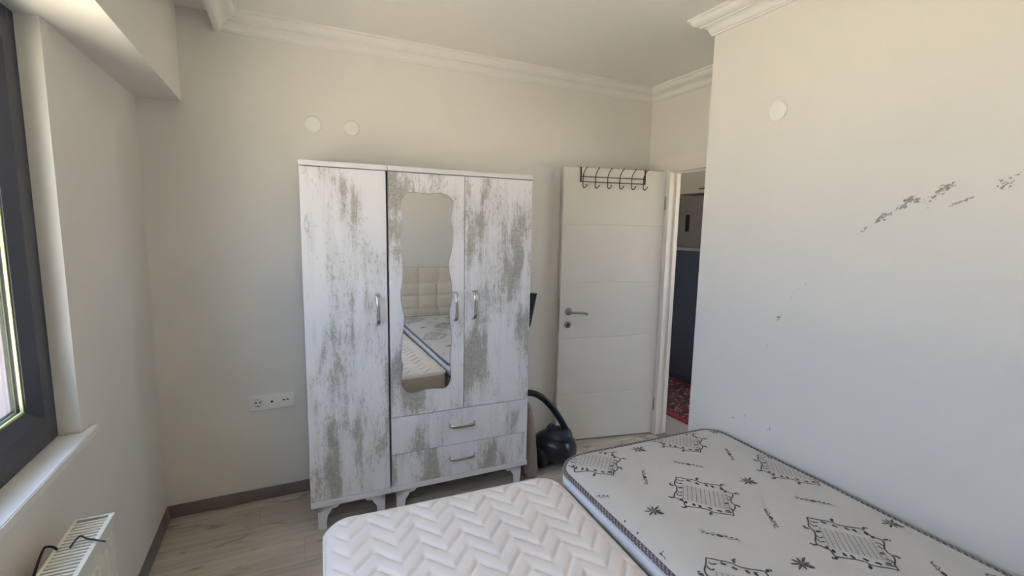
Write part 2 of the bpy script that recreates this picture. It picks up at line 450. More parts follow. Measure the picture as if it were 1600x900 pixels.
obj('frame', ring_frame(WY0, WY1, WZ0, ZS, 0.052, XF0, XF1), M['anthracite'], win)
obj('mullion', B(XF0, XF1, 1.02, 1.08, WZ0 + .052, ZS - .052, bevel=.004), M['anthracite'], win)
for y0, y1 in ((WY0 + .046, 1.026), (1.074, WY1 - .046)):
    s = obj('sash', sloped_ring(y0, y1, WZ0 + .046, ZS - .046, .082, -0.712, -0.688, -0.743), M['anthracite'], win)
    obj('seal', ring_frame(y0 + .082, y1 - .082, WZ0 + .128, ZS - .128, .006, -0.724, -0.717, 0), M['bead'], s)
    obj('glass_pane', B(-0.733, -0.728, y0 + .08, y1 - .08, WZ0 + .126, ZS - .126), M['glass'], s)
    obj('outer_bead', ring_frame(y0 + .078, y1 - .078, WZ0 + .124, ZS - .124, .013, -0.7425, -0.7345, .0015), M['sill'], s)
    obj('outer_gasket', ring_frame(y0 + .0905, y1 - .0905, WZ0 + .1365, ZS - .1365, .004, -0.7415, -0.7345, 0), M['gasket'], s)
bm = bmesh.new()
prism(bm, [(XF1 - .03, WY0), (XL + .0005, WY0), (XL + .0005, WY0 - .06), (XL + .026, WY0 - .06), (XL + .026, WY1 + .065), (XL + .0005, WY1 + .065), (XL + .0005, WY1), (XF1 - .03, WY1)], 'z', WZ0 - .028, WZ0)
bmesh.ops.bevel(bm, geom=bm.edges[:], offset=.003, segments=2, affect='EDGES')
obj('window_sill', bm, M['sill'], win)
obj('outer_sill', B(XO - .14, XF0 + .004, WY0, WY1, WZ0 - .035, WZ0 - .005, bevel=.003), M['metal_sill'], win)
def on_sill(u, v): return (u, v, WZ0 + 0.0005)
flakes('sill_grime', [(-0.688, 1.945), (-0.64, 1.948)], 40, .003, .001, .004, on_sill, win, M['brown'])

# ------------------------------------------------------------------ outside and hall
bm = bmesh.new()
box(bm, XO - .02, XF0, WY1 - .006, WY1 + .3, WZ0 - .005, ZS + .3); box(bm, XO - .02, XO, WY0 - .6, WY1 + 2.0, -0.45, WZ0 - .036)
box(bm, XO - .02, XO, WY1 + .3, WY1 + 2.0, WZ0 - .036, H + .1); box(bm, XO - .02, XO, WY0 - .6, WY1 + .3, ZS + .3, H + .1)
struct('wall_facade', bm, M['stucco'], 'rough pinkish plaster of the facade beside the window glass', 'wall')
struct('ground_outside', B(-40, 40, -30, 30, -0.55, -0.45), M['ground'], 'pale sunlit paving outside the window', 'paving')
struct('floor_hall', B(XD, HX1, HY0, HY1, -0.1, -0.004), M['hallfloor'], 'beige tiled hall floor beyond the doorway', 'floor')
struct('ceiling_hall', B(XD + .0805, HX1, HY0, HY1, H, H + .1), M['ceil'], 'hall ceiling beyond the doorway', 'ceiling')
bm = bmesh.new()
box(bm, HX1, HX1 + .12, HY0 - .12, 1.0, -0.1, H + .1); box(bm, HX1, HX1 + .12, 2.0, HY1 + .12, -0.1, H + .1)
box(bm, HX1, HX1 + .12, 1.0, 2.0, -0.1, .9); box(bm, HX1, HX1 + .12, 1.0, 2.0, 2.0, H + .1)  # opening left here is added, out of view, to bring skylight into the hall
struct('wall_hall', bm, M['wall'], 'hall wall behind the fridge', 'wall')
struct('wall_hall_near', B(XD, HX1, HY0 - .12, HY0, -0.1, H + .1), M['wall'], 'near end wall of the hall', 'wall')
struct('wall_hall_far', B(XD + .08, HX1, HY1, HY1 + .12, -0.1, H + .1), M['wall'], 'far end wall of the hall', 'wall')
struct('wall_hall_side', B(XD, XD + .08, YB + .12, HY1 + .12, -0.1, H + .1), M['wall'], 'hall side wall past the doorway', 'wall')
struct('wall_hall_inner', B(XD, XD + .08, HY0, YC - .12, -0.1, H + .1), M['wall'], 'inner hall wall behind the scuffed wall', 'wall')

# ------------------------------------------------------------------ door frame, door leaf
tf = empty('trim_3', (0, 0, 0)); tag(tf, 'cream wooden door frame around the open doorway', 'door frame', kind='structure')
JX0, JX1 = XD - .012, XD + .092
obj('jamb', B(JX0, JX1, DY1 - .022, DY1, 0, DZ), M['frame'], tf)
obj('jamb', B(JX0, JX1, DY0, DY0 + .022, 0, DZ), M['frame'], tf)
obj('head', B(JX0, JX1, DY0 + .022, DY1 - .022, DZ - .022, DZ), M['frame'], tf)
obj('stop', B(XD + .045, XD + .06, DY1 - .034, DY1 - .022, 0, DZ - .022), M['frame'], tf)
obj('stop', B(XD + .045, XD + .06, DY0 + .022, DY1 - .034, DZ - .034, DZ - .022), M['frame'], tf)
obj('casing', B(XD - .018, XD, DY1 - .006, DY1 + .085, 0, DZ - .006, bevel=.003), M['frame'], tf)
obj('casing', B(XD - .018, XD, DY0 - .066, DY0 + .006, 0, DZ - .006, bevel=.003), M['frame'], tf)
obj('casing', B(XD - .018, XD, DY0 - .066, DY1 + .125, DZ - .006, DZ + .085, bevel=.003), M['frame'], tf)
obj('threshold', B(XD - .01, XD + .085, DY0 + .022, DY1 - .022, -0.004, 0.004), M['threshold'], tf)

dh = Vector((2.556, 2.727)); df = Vector((1.776, 2.886))
dang = math.atan2(df.y - dh.y, df.x - dh.x)
DW, DH_, DT = 0.798, 2.03, 0.040
# local: +x from hinge to free edge, room-facing (camera) side is +y after this rotation?
door = empty('door_1', (dh.x, dh.y, 0), dang)
tag(door, 'white panelled door standing open against the back wall', 'door', kind='structure')
grooves = [0.364, 0.802, 1.215, 1.629]
prof = []
gd = 0.0035
zz = [0.012]
front = [(0.0, 0.012)]
for g in grooves: front += [(0.0, g - .004), (-gd, g), (0.0, g + .004)]
front += [(0.0, DH_)]
back = [(-DT, DH_)]
for g in reversed(grooves): back += [(-DT, g + .004), (-DT + gd, g), (-DT, g - .004)]
back += [(-DT, 0.012)]
bm = bmesh.new(); prism(bm, front + back, 'x', 0.0, DW)
obj('leaf', bm, M['door'], door)
def dlx(u): return DW - u      # u measured from the free edge
bm = bmesh.new(); lathe(bm, [(0, .010), (.020, .010), (.0265, .007), (.0275, .002), (.0275, 0), (0, 0)], 'y', (dlx(.067), 0, 1.0))
hr = obj('handle_rosette', bm, M['satin'], door)
hx = dlx(.067)
obj('lever_handle', tube(bmesh.new(), catmull([(hx, .006, 1.0), (hx, .040, 1.0), (hx - .012, .052, 1.0), (hx - .05, .054, .999), (hx - .09, .053, .996), (hx - .128, .050, .988)], 5), .0085, 10), M['satin'], hr)
bm = bmesh.new(); lathe(bm, [(0, .008), (.018, .008), (.0255, .006), (.0265, .002), (.0265, 0), (0, 0)], 'y', (dlx(.064), 0, .905))
kr = obj('key_rosette', bm, M['satin'], door)
bm = bmesh.new(); lathe(bm, [(0, .0092), (.007, .0092), (.007, .004), (0, .004)], 'y', (dlx(.064), 0, .909)); box(bm, dlx(.064) - .0035, dlx(.064) + .0035, .004, .0092, .890, .906)
obj('keyhole', bm, M['darkhole'], kr)
obj('latch_plate', B(DW - .0005, DW + .0015, -.030, -.010, .845, 1.095), M['satin'], door)
for z in (.25, 1.80):
    bm = bmesh.new(); lathe(bm, [(0, 0), (.007, 0), (.007, .1), (0, .1)], 'z', (-.006, .006, z - .05), 12)
    obj('hinge', bm, M['satin'], door)

# ------------------------------------------------------------------ over-door hook rack
rack = empty('hook_rack', (dh.x, dh.y, 0), dang)
tag(rack, 'dark wire over-door rack of six hooks on the white door', 'hook rack')
for u in (.125, .626):
    x = dlx(u); bm = bmesh.new()
    box(bm, x - .0055, x + .0055, .0008, .0032, 1.928, 2.0335)
    box(bm, x - .0055, x + .0055, -DT - .003, .0032, 2.0312, 2.0336)
    box(bm, x - .0055, x + .0055, -DT - .003, -DT - .0008, 2.005, 2.0336)
    obj('strap', bm, M['bronze'], rack)
for z in (1.966, 1.931):
    obj('bar', tube(bmesh.new(), [(dlx(.122), .006, z), (dlx(.629), .006, z)], .0028, 8), M['bronze'], rack)
hook_bm = tube(bmesh.new(), catmull([(-.014, .040, .130), (-.008, .028, .115), (-.001, .012, .085), (0, .009, .05), (0, .009, .02), (0, .010, .004), (-.004, .017, -.008), (-.010, .027, -.007), (-.016, .034, .004), (-.018, .036, .010)], 4), .003, 8)
bmesh.ops.create_icosphere(hook_bm, subdivisions=1, radius=.0048, matrix=Matrix.Translation((-.014, .040, .130)))
bmesh.ops.create_icosphere(hook_bm, subdivisions=1, radius=.0048, matrix=Matrix.Translation((-.018, .036, .010)))
hk = obj('hook', hook_bm, M['bronze'], rack, (dlx(.139), 0, 1.897))
for i in range(1, 6): copy_of(hk, rack, (dlx(.139 + i * .0945), 0, 1.897))

# ------------------------------------------------------------------ wardrobes
WANG = math.radians(-1.2)
WL, WZB, WZT, WD = 1.236, 0.136, 1.8986, 0.42
t_ = Vector((math.cos(WANG), math.sin(WANG))); n_ = Vector((-math.sin(WANG), math.cos(WANG)))
def w_empty(u0): return empty('wardrobe', (0.0667 + t_.x * u0, 2.4839 + t_.y * u0, 0), WANG)
def foot(bm_dir, back=1):
    """carved bracket foot, inner side towards +x when bm_dir=1"""
    s = bm_dir
    pts = [(0, .120), (0.110, .120), (0.108, .108), (0.098, .098), (0.086, .094), (0.074, .096), (0.066, .090), (0.060, .078), (0.052, .070), (0.046, .058), (0.043, .040), (0.042, .020), (0.043, .0), (0.010, .0), (0.010, .030), (0.004, .060), (0.0, .085)]
    bm = bmesh.new(); prism(bm, [(s * a, b) for a, b in pts], 'y', 0.0, back * 0.022)
    # side bracket of the same outline, turned 90 degrees
    bm2 = bmesh.new(); prism(bm2, [(back * a, b) for a, b in pts], 'x', 0.0, s * 0.022)
    join(bm, bm2)
    return bm
def bow_handle(length, proud=.032):
    """bow handle along z, centred"""
    h = length / 2
    pts = catmull([(0, 0, h), (0, -proud * .6, h * .93), (0, -proud * .95, h * .6), (0, -proud, 0), (0, -proud * .95, -h * .6), (0, -proud * .6, -h * .93), (0, 0, -h)], 5)
    bm = bmesh.new(); n = len(pts); rings = []
    for i, p in enumerate(pts):
        k = abs(i / (n - 1) - .5) * 2
        wd = .0090 + .0040 * k * k; th = .0035 + .004 * k ** 4
        a = pts[max(i - 1, 0)]; b = pts[min(i + 1, n - 1)]; t = (b - a).normalized()
        nn = Vector((1, 0, 0)).cross(t).normalized()
        rings.append([bm.verts.new(p + Vector((wd * math.cos(q), 0, 0)) + nn * th * math.sin(q)) for q in [2 * math.pi * j / 10 for j in range(10)]])
    for A, C in zip(rings, rings[1:]):
        for k in range(10): bm.faces.new((A[k], A[(k + 1) % 10], C[(k + 1) % 10], C[k])).smooth = True
    bm.faces.new(rings[0]); bm.faces.new(rings[-1][::-1])
    bmesh.ops.recalc_face_normals(bm, faces=bm.faces[:])
    return bm
FT = .018
def wardrobe(u0, wd, label):
    e = w_empty(u0); tag(e, label, 'wardrobe')
    bm = bmesh.new()
    z0, z1 = WZB + .0, WZT - .025
    box(bm, .001, .017, FT + .002, WD, z0 + .03, z1); box(bm, wd - .017, wd - .001, FT + .002, WD, z0 + .03, z1)
    box(bm, .017, wd - .017, WD - .006, WD, z0 + .03, z1); box(bm, .017, wd - .017, FT + .002, WD - .006, z1 - .016, z1)
    box(bm, .017, wd - .017, FT + .002, WD - .006, z0 + .03, z0 + .046)
    obj('carcass', bm, M['carcass'], e)
    obj('top_panel', B(-.003, wd + .001, -.006, WD, WZT - .0245, WZT, bevel=.002), M['trimwhite'], e)
    obj('bottom_panel', B(-.002, wd + .001, -.006, WD, WZB, WZB + .0295, bevel=.002), M['trimwhite'], e)
    for s, x in ((1, .030), (-1, wd - .030)):
        for bk, yy in ((1, .015), (-1, WD - .015)):
            o = obj('foot', foot(s, bk), M['trimwhite'], e, (x, yy, 0)); o.scale = (1, 1, WZB / .120)
    return e
DZ0, DZ1 = WZB + .032, WZT - .029
U1, U2 = .4085, 1.236
nar = wardrobe(0.0, U1 - .003, 'narrow one-door distressed white wardrobe standing left of the mirrored one')
wide = wardrobe(U1 + .003, U2 - U1 - .003, 'wide distressed white wardrobe with wavy mirror and two drawers')
d = obj('door', B(0, U1 - .008, 0, FT, DZ0, DZ1, bevel=.0015), M['distressed'], nar)
def add_handle(par, x, z, length, horizontal=False):
    o = obj('handle', bow_handle(length), M['chrome'], par, (x, -.0005, z))
    if horizontal: o.rotation_euler = (0, math.pi / 2, 0)
    return o
add_handle(d, .350, 1.163, .160)
off = U1 + .003
DRW = .562
md = obj('mirror_door', B(.001, .823 - off - .0015, 0, FT, DRW + .002, DZ1, bevel=.0015), M['distressed'], wide)
MIR = [(0.52, 1.7697), (0.5799, 1.7692), (0.6205, 1.7651), (0.6617, 1.7716), (0.7105, 1.7671), (0.7458, 1.7417), (0.753, 1.7149), (0.746, 1.6739), (0.7425, 1.626), (0.7513, 1.5713), (0.7535, 1.5299), (0.7465, 1.4675), (0.7322, 1.4119), (0.7337, 1.3559), (0.7447, 1.2993), (0.7492, 1.2389), (0.7493, 1.2015), (0.7378, 1.143), (0.7364, 1.0892), (0.7439, 1.0128), (0.7459, 0.958), (0.7383, 0.8817), (0.7425, 0.8038), (0.7445, 0.7553), (0.7297, 0.7141), (0.7001, 0.6973), (0.6452, 0.7041), (0.5913, 0.7035), (0.5488, 0.6943), (0.5103, 0.6956), (0.4862, 0.7131), (0.4728, 0.7417), (0.4677, 0.7798), (0.4755, 0.8394), (0.4677, 0.9003), (0.4738, 0.9944), (0.4856, 1.0826), (0.486, 1.1255), (0.4723, 1.1916), (0.4696, 1.2497), (0.4753, 1.2868), (0.4829, 1.3744), (0.477, 1.4415), (0.4713, 1.5212), (0.4786, 1.5873), (0.4826, 1.6464), (0.4765, 1.6919), (0.4768, 1.7179), (0.4902, 1.7508)]
ol = [(p.x - off, p.y) for p in catmull([(a, b, 0) for a, b in MIR], 4, True)]
bm = bmesh.new(); prism(bm, ol, 'y', -.0042, -.0004)
mo = obj('mirror', bm, M['mirror'], md); mo['label'] = 'wavy-edged mirror glass'
bm = bmesh.new(); tube(bm, [(a, -.0030, b) for a, b in ol], .0018, 6, True)
obj('mirror_edge', bm, M['satin'], mo)
add_handle(md, .771 - off, 1.157, .156)
pd = obj('door', B(.823 - off + .0015, U2 - off - .002, 0, FT, DRW + .002, DZ1, bevel=.0015), M['distressed'], wide)
add_handle(pd, .880 - off, 1.161, .156)
DM = .350
for z0, z1, hz in ((DM + .0015, DRW - .002, .466), (DZ0, DM - .0015, .269)):
    dr = obj('drawer_front', B(.001, U2 - off - .002, 0, FT, z0, z1, bevel=.0015), M['distressed'], wide)
    add_handle(dr, .815 - off, hz, .150, True)

# ------------------------------------------------------------------ headboard
hb = empty('headboard', (0.905, YR + .02, 0)); tag(hb, 'beige button-tufted headboard reflected in the wardrobe mirror', 'headboard')
HW, HZ0, HZ1, HF = 1.90, 0.10, 1.135, 0.085
cols = 9; cw = HW / cols
rows_z = [HZ0, .235, .38, .525, .668, .811, .954, HZ1]
def tuft(x, z):
    fx = ((x + HW / 2) / cw) % 1.0
    j = max(i for i in range(len(rows_z) - 1) if rows_z[i] <= z + 1e-6)
    fz = (z - rows_z[j]) / (rows_z[j + 1] - rows_z[j])
    ex = abs(2 * fx - 1); ez = abs(2 * fz - 1)
    return HF + .020 * (1 - ex ** 4) ** .5 * (1 - ez ** 4) ** .5 - .010
bm = bmesh.new()
nx, nz = 108, 84
G_ = [[bm.verts.new((-HW / 2 + HW * i / nx, tuft(-HW / 2 + HW * i / nx * .99999, HZ0 + (HZ1 - HZ0) * j / nz * .99999), HZ0 + (HZ1 - HZ0) * j / nz)) for j in range(nz + 1)] for i in range(nx + 1)]
for i in range(nx):
    for j in range(nz): bm.faces.new((G_[i][j], G_[i][j + 1], G_[i + 1][j + 1], G_[i + 1][j])).smooth = True
obj('upholstery', bm, M['headboard'], hb)
obj('board', B(-HW / 2, HW / 2, 0, HF - .008, 0, HZ1, bevel=.01), M['headboard'], hb)
bb = bmesh.new(); bmesh.ops.create_uvsphere(bb, u_segments=10, v_segments=6, radius=.011)
b0 = None
for z in rows_z[1:-1]:
    for k in range(1, cols):
        p = (-HW / 2 + cw * k, HF - .006, z)
        if b0 is None: b0 = obj('button', bb, M['headboard'], hb, p)
        else: copy_of(b0, hb, p)

# ------------------------------------------------------------------ mattresses
def rr_halfwidth(y, hw, hl, r):
    a = abs(y) - (hl - r)
    if a <= 0: return hw
    return hw - r + math.sqrt(max(r * r - a * a, 0))
def rr_sd(x, y, hw, hl, r):
    qx, qy = abs(x) - (hw - r), abs(y) - (hl - r)
    return -(math.hypot(max(qx, 0), max(qy, 0)) + min(max(qx, qy), 0) - r)   # distance inside
def axis_samples(h, step, edge, fine):
    out = [-h]
    v = -h
    while v < h - 1e-9:
        d = min(v + h, h - v)
        v = min(v + (fine if d < edge else step), h); out.append(v)
    return out
def top_mesh(hw, hl, r, R, ztop, z_side, height, step):
    """top sheet with rolled edge, sides down to z_side and closed below"""
    bm = bmesh.new()
    ys = axis_samples(hl, step, .05, .004)
    us = [u / hw for u in axis_samples(hw, step, .06, .004)]
    rows = []
    for y in ys:
        e = rr_halfwidth(y, hw, hl, r); rw = []
        for u in us:
            x = u * e; d = max(rr_sd(x, y, hw, hl, r), 0)
            roll = 0.0 if d >= R else R - math.sqrt(max(R * R - (R - d) ** 2, 0))
            rw.append(bm.verts.new((x, y, ztop + height(x, y, d) - roll)))
        rows.append(rw)
    for A, C in zip(rows, rows[1:]):
        for k in range(len(us) - 1): bm.faces.new((A[k], A[k + 1], C[k + 1], C[k])).smooth = True
    loop = rows[0][:] + [rw[-1] for rw in rows[1:-1]] + rows[-1][::-1] + [rw[0] for rw in rows[-2:0:-1]]
    prev = loop
    for z in (z_side,):
        low = [bm.verts.new((v.co.x, v.co.y, z)) for v in loop]
        n = len(loop)
        for k in range(n): 
            f = bm.faces.new((prev[k], low[k], low[(k + 1) % n], prev[(k + 1) % n])); f.smooth = True; f.material_index = 1
        prev = low
    f = bm.faces.new(prev); f.material_index = 1
    bmesh.ops.recalc_face_normals(bm, faces=bm.faces[:])
    return bm
def rr_path(hw, hl, r, z, step=.008, inset=0.0):
    hw, hl, r = hw - inset, hl - inset, max(r - inset, .01)
    pts = []
    def arc(cx, cy, a0):
        n = max(4, int(r * math.pi / 2 / step))
        return [(cx + r * math.cos(a0 + math.pi / 2 * k / n), cy + r * math.sin(a0 + math.pi / 2 * k / n)) for k in range(n)]
    def seg(a, b):
        L = math.hypot(b[0] - a[0], b[1] - a[1]); n = max(1, int(L / step))
        return [(a[0] + (b[0] - a[0]) * k / n, a[1] + (b[1] - a[1]) * k / n) for k in range(n)]
    pts += arc(hw - r, hl - r, 0) + seg((hw - r, hl), (-hw + r, hl)) + arc(-hw + r, hl - r, math.pi / 2) + seg((-hw, hl - r), (-hw, -hl + r))
    pts += arc(-hw + r, -hl + r, math.pi) + seg((-hw + r, -hl), (hw - r, -hl)) + arc(hw - r, -hl + r, 1.5 * math.pi) + seg((hw, -hl + r), (hw, hl - r))
    return pts if callable(z) is False and z is None else [(x, y, z(x, y) if callable(z) else z) for x, y in pts]

# quilted mattress
QA = math.radians(-3.0); QHW, QHL, QR, QZ = .467, .95, .095, .545
qm = empty('mattress', (0.5015, 0.745, 0), QA)
tag(qm, 'cream mattress with zigzag chevron quilting next to the window side', 'mattress')
P_, A_, S_ = .1487, .0842, .0842
def quilt_h(x, y, d):
    tri = 2 * abs(((x + .450 - .1345) / P_ + .5) % 1.0 - .5)     # 0 at peaks, 1 at valleys
    q = ((y + A_ * tri) / S_ - .33) % 1.0
    dist = min(q, 1 - q) * S_ * .72
    g = -.0075 * math.exp(-(dist / .0055) ** 2) + .0035 * min(1, dist / .028) ** .7
    k = min(1.0, max(0.0, (d - .012) / .03))
    sag = -.012 * max(0, 1 - d / .10) ** 2
    return g * k + sag + .004 * mnoise.noise(Vector((x * 3, y * 3, .5)))
obj('quilted_body', top_mesh(QHW, QHL, QR, .022, QZ, .340, quilt_h, .0062), [M['quilt'], M['quiltside']], qm)
def q_edge(x, y): return QZ - .030
obj('piping', tube(bmesh.new(), rr_path(QHW, QHL, QR, q_edge, .02), .006, 8, True), M['quilt'], qm)
# patterned mattress
PA = math.radians(-2.0); PHW, PHL, PR, PZ = .463, .945, .098, .602
pmx, pmy = 1.460, 0.717
pt = empty('mattress', (pmx, pmy, 0), PA)
tag(pt, 'off-white mattress printed with brown ornaments, pushed against the scuffed wall', 'mattress')
def pat_h(x, y, d):
    dl = x + PHW                         # distance from the window-side edge
    s = -.028 * max(0, 1 - dl / .16) ** 2 - .008 * max(0, 1 - d / .09) ** 2
    return s + .003 * mnoise.noise(Vector((x * 2.5, y * 2.5, 3.1)))
def pat_z(x, y):
    d = max(rr_sd(x, y, PHW, PHL, PR), 0); R = .016
    roll = 0.0 if d >= R else R - math.sqrt(max(R * R - (R - d) ** 2, 0))
    return PZ + pat_h(x, y, d) - roll
obj('top_pad', top_mesh(PHW, PHL, PR, .016, PZ, .480, pat_h, .016), [M['damask'], M['whiteband']], pt)
bm = bmesh.new(); pp = rr_path(PHW - .008, PHL - .008, PR - .008, None)
prism(bm, pp[::4], 'z', .340, .4795)
obj('body', bm, M['damask'], pt)
def stripe(i, k): return 0 if ((i + k) % 3) < 2 else 1
def p_edge(x, y): return pat_z(x * .994, y * .997) - .004
obj('piping', tube(bmesh.new(), rr_path(PHW, PHL, PR, p_edge, .006, .007), .0095, 10, True, stripe), [M['pipedark'], M['pipelight']], pt)
obj('piping', tube(bmesh.new(), rr_path(PHW, PHL, PR, .480, .012), .008, 8, True, stripe), [M['pipedark'], M['pipelight']], pt)
# printed ornaments: flat print lying on the cover
ca, sa = math.cos(-PA), math.sin(-PA)
def to_loc(x, y):
    dx, dy = x - pmx, y - pmy
    return (dx * ca - dy * sa, dx * sa + dy * ca)
def inside(x, y): return rr_sd(x, y, PHW, PHL, PR) > .019
class Print:
    def __init__(self): self.bm = bmesh.new()
    def face(self, pts):
        L = [to_loc(*p) for p in pts]
        if all(inside(*q) for q in L): self.bm.faces.new([self.bm.verts.new((q[0], q[1], pat_z(*q) + .0012)) for q in L])
    def ribbon(self, pts, wd, step=.008, smooth=True):
        P = [Vector((p[0], p[1], 0)) for p in pts]
        if smooth and len(P) > 2: P = catmull(P, 3)
        Q = []
        for a, b in zip(P, P[1:]):
            n = max(1, int((b - a).length / step))
            Q += [a.lerp(b, k / n) for k in range(n)]
        Q.append(P[-1])
        W = wd if callable(wd) else (lambda t: wd)
        nrm = []
        for i in range(len(Q)):
            t = (Q[min(i + 1, len(Q) - 1)] - Q[max(i - 1, 0)])
            t = t.normalized() if t.length > 1e-9 else Vector((1, 0, 0)); nrm.append(Vector((-t.y, t.x, 0)))
        for i in range(len(Q) - 1):
            w0, w1 = W(i / (len(Q) - 1)) / 2, W((i + 1) / (len(Q) - 1)) / 2
            a, b, c, d_ = Q[i] + nrm[i] * w0, Q[i + 1] + nrm[i + 1] * w1, Q[i + 1] - nrm[i + 1] * w1, Q[i] - nrm[i] * w0
            self.face([(v.x, v.y) for v in (a, b, c, d_)])
    def blob(self, x, y, rx, ry, ang=0, n=9):
        self.face([(x + rx * math.cos(t) * math.cos(ang) - ry * math.sin(t) * math.sin(ang), y + rx * math.cos(t) * math.sin(ang) + ry * math.sin(t) * math.cos(ang)) for t in [2 * math.pi * k / n for k in range(n)]])
OUTL = [(0.003, 0.152), (0.027, 0.128), (0.054, 0.102), (0.063, 0.079), (0.087, 0.057), (0.112, 0.037), (0.106, 0.015), (0.101, -0.007), (0.112, -0.027), (0.095, -0.043), (0.074, -0.053), (0.058, -0.07), (0.054, -0.086), (0.039, -0.1), (0.014, -0.111), (-0.003, -0.129), (-0.012, -0.117), (-0.035, -0.099), (-0.052, -0.083), (-0.054, -0.071), (-0.062, -0.056), (-0.084, -0.037), (-0.108, -0.019), (-0.111, -0.008), (-0.099, 0.012), (-0.1, 0.026), (-0.109, 0.045), (-0.097, 0.06), (-0.068, 0.077), (-0.049, 0.097), (-0.04, 0.118), (-0.012, 0.138), (0.003, 0.152)]
BUDS = [(0.043, 0.081), (0.028, 0.109), (0.066, 0.055), (0.081, 0.039), (0.099, 0.013), (0.098, -0.006), (-0.04, 0.086), (-0.097, 0.023), (-0.094, 0.004), (-0.079, -0.02), (-0.066, -0.036), (-0.043, -0.061), (-0.025, -0.087), (0.037, -0.065), (0.003, -0.1), (0.065, 0.102), (0.121, 0.033), (0.121, -0.031), (0.06, -0.089), (-0.062, -0.082), (-0.117, -0.018), (-0.115, 0.047), (-0.056, 0.111)]
CURL = [[(-0.004, 0.137), (-0.004, 0.125), (0.01, 0.119)], [(-0.02, 0.128), (-0.023, 0.111), (-0.012, 0.106)], [(-0.067, 0.076), (-0.069, 0.064), (-0.056, 0.061)], [(-0.08, 0.065), (-0.087, 0.051), (-0.073, 0.045)], [(0.072, -0.026), (0.084, -0.034), (0.082, -0.047)], [(0.06, -0.039), (0.065, -0.048), (0.066, -0.058)], [(0.014, -0.085), (0.025, -0.093), (0.019, -0.107)], [(-0.011, -0.099), (-0.003, -0.107), (0.006, -0.114)]]
pr = Print(); pf = Print()
def ornament(cx, cy):
    pr.ribbon([(cx + a, cy + b) for a, b in OUTL], .0050)
    for i, (a, b) in enumerate(BUDS):
        out = i >= 15
        ang = math.atan2(b, a) + (0 if out else .9)
        pr.blob(cx + a * (1.03 if out else 1), cy + b * (1.03 if out else 1), .0095, .0052, ang)
        if out: pr.blob(cx + a * 1.10 + b * .05, cy + b * 1.10 - a * .05, .0055, .003, ang + .6)
        else: pr.ribbon([(cx + a, cy + b), (cx + a * 1.12, cy + b * 1.12)], .003)
    for c in CURL: pr.ribbon([(cx + a, cy + b) for a, b in c], lambda t: .0035 + .003 * t)
    d1 = Vector((-.089, -.092)).normalized(); d2 = Vector((.105, -.123)).normalized()
    for k in range(-5, 6):            # strong lattice lines
        o = d2 * (k * .0158); c = Vector((cx, cy)) + o
        pf.ribbon([tuple(c - d1 * .054), tuple(c + d1 * .054)], .0020, .02, False)
    for k in range(-6, 7):
        c = Vector((cx, cy)) + d1 * (k * .0085)
        pf.ribbon([tuple(c - d2 * .084), tuple(c + d2 * .084)], .0009, .02, False)
def leafy(cx, cy):
    for ang, L, wd in ((.4, .040, .008), (-.95, .036, .015), (-.25, .030, .006), (1.1, .030, .006), (1.9, .030, .007), (2.7, .036, .007), (3.5, .034, .007), (4.3, .026, .007)):
        pr.blob(cx + math.cos(ang) * L * .55, cy + math.sin(ang) * L * .55, L * .42, wd * .55, ang)
        if L > .033: pr.ribbon([(cx, cy), (cx + math.cos(ang) * L, cy + math.sin(ang) * L)], .0025)
def scroll(cx, cy, dx, dy, L):
    d_ = Vector((dx, dy)).normalized(); n2 = Vector((-d_.y, d_.x)); c = Vector((cx, cy))
    P = [c + d_ * (L * (k / 12 - .5)) + n2 * (.0055 * math.sin(k * 1.9)) for k in range(13)]
    pr.ribbon([tuple(p) for p in P], .0026)
    pr.blob(cx, cy, .011, .007, math.atan2(dy, dx))
    for f in (-.42, -.3, -.17, .15, .28, .4): 
        q = c + d_ * (L * f) + n2 * (.006 if f > 0 else -.006); pr.blob(q.x, q.y, .006, .0033, math.atan2(dy, dx) + .7)
for i in range(-3, 4):
    for j in range(-2, 7):
        cx, cy = 1.396 + i * .49 + j * .222, 1.183 - j * .396
        if not (0.8 < cx < 2.3 and -0.5 < cy < 2.0): continue
        ornament(cx, cy); leafy(cx + .247, cy + .010)
        scroll(cx - .139, cy - .187, .078, -.098, .125); scroll(cx + .106, cy - .193, .073, .092, .115)
obj('printed_ornament', pr.bm, M['print'], pt)
obj('printed_lattice', pf.bm, M['printfine'], pt)
# prints on the foot side of the body
def side_blob(bm, x, z, rx, rz, ang):
    bm.faces.new([bm.verts.new((x + rx * math.cos(t) * math.cos(ang) - rz * math.sin(t) * math.sin(ang), PHL - .0068, z + rx * math.cos(t) * math.sin(ang) + rz * math.sin(t) * math.cos(ang))) for t in [2 * math.pi * k / 9 for k in range(9)]][::-1])
for cx in (-.33, -.10, .13, .33):
    bm = bmesh.new()
    for k in range(7): side_blob(bm, cx + .012 * math.cos(k), .43 + .016 * math.sin(k * 1.7), .018, .006, k * 1.3)
    obj('printed_sprig', bm, M['print'], pt)
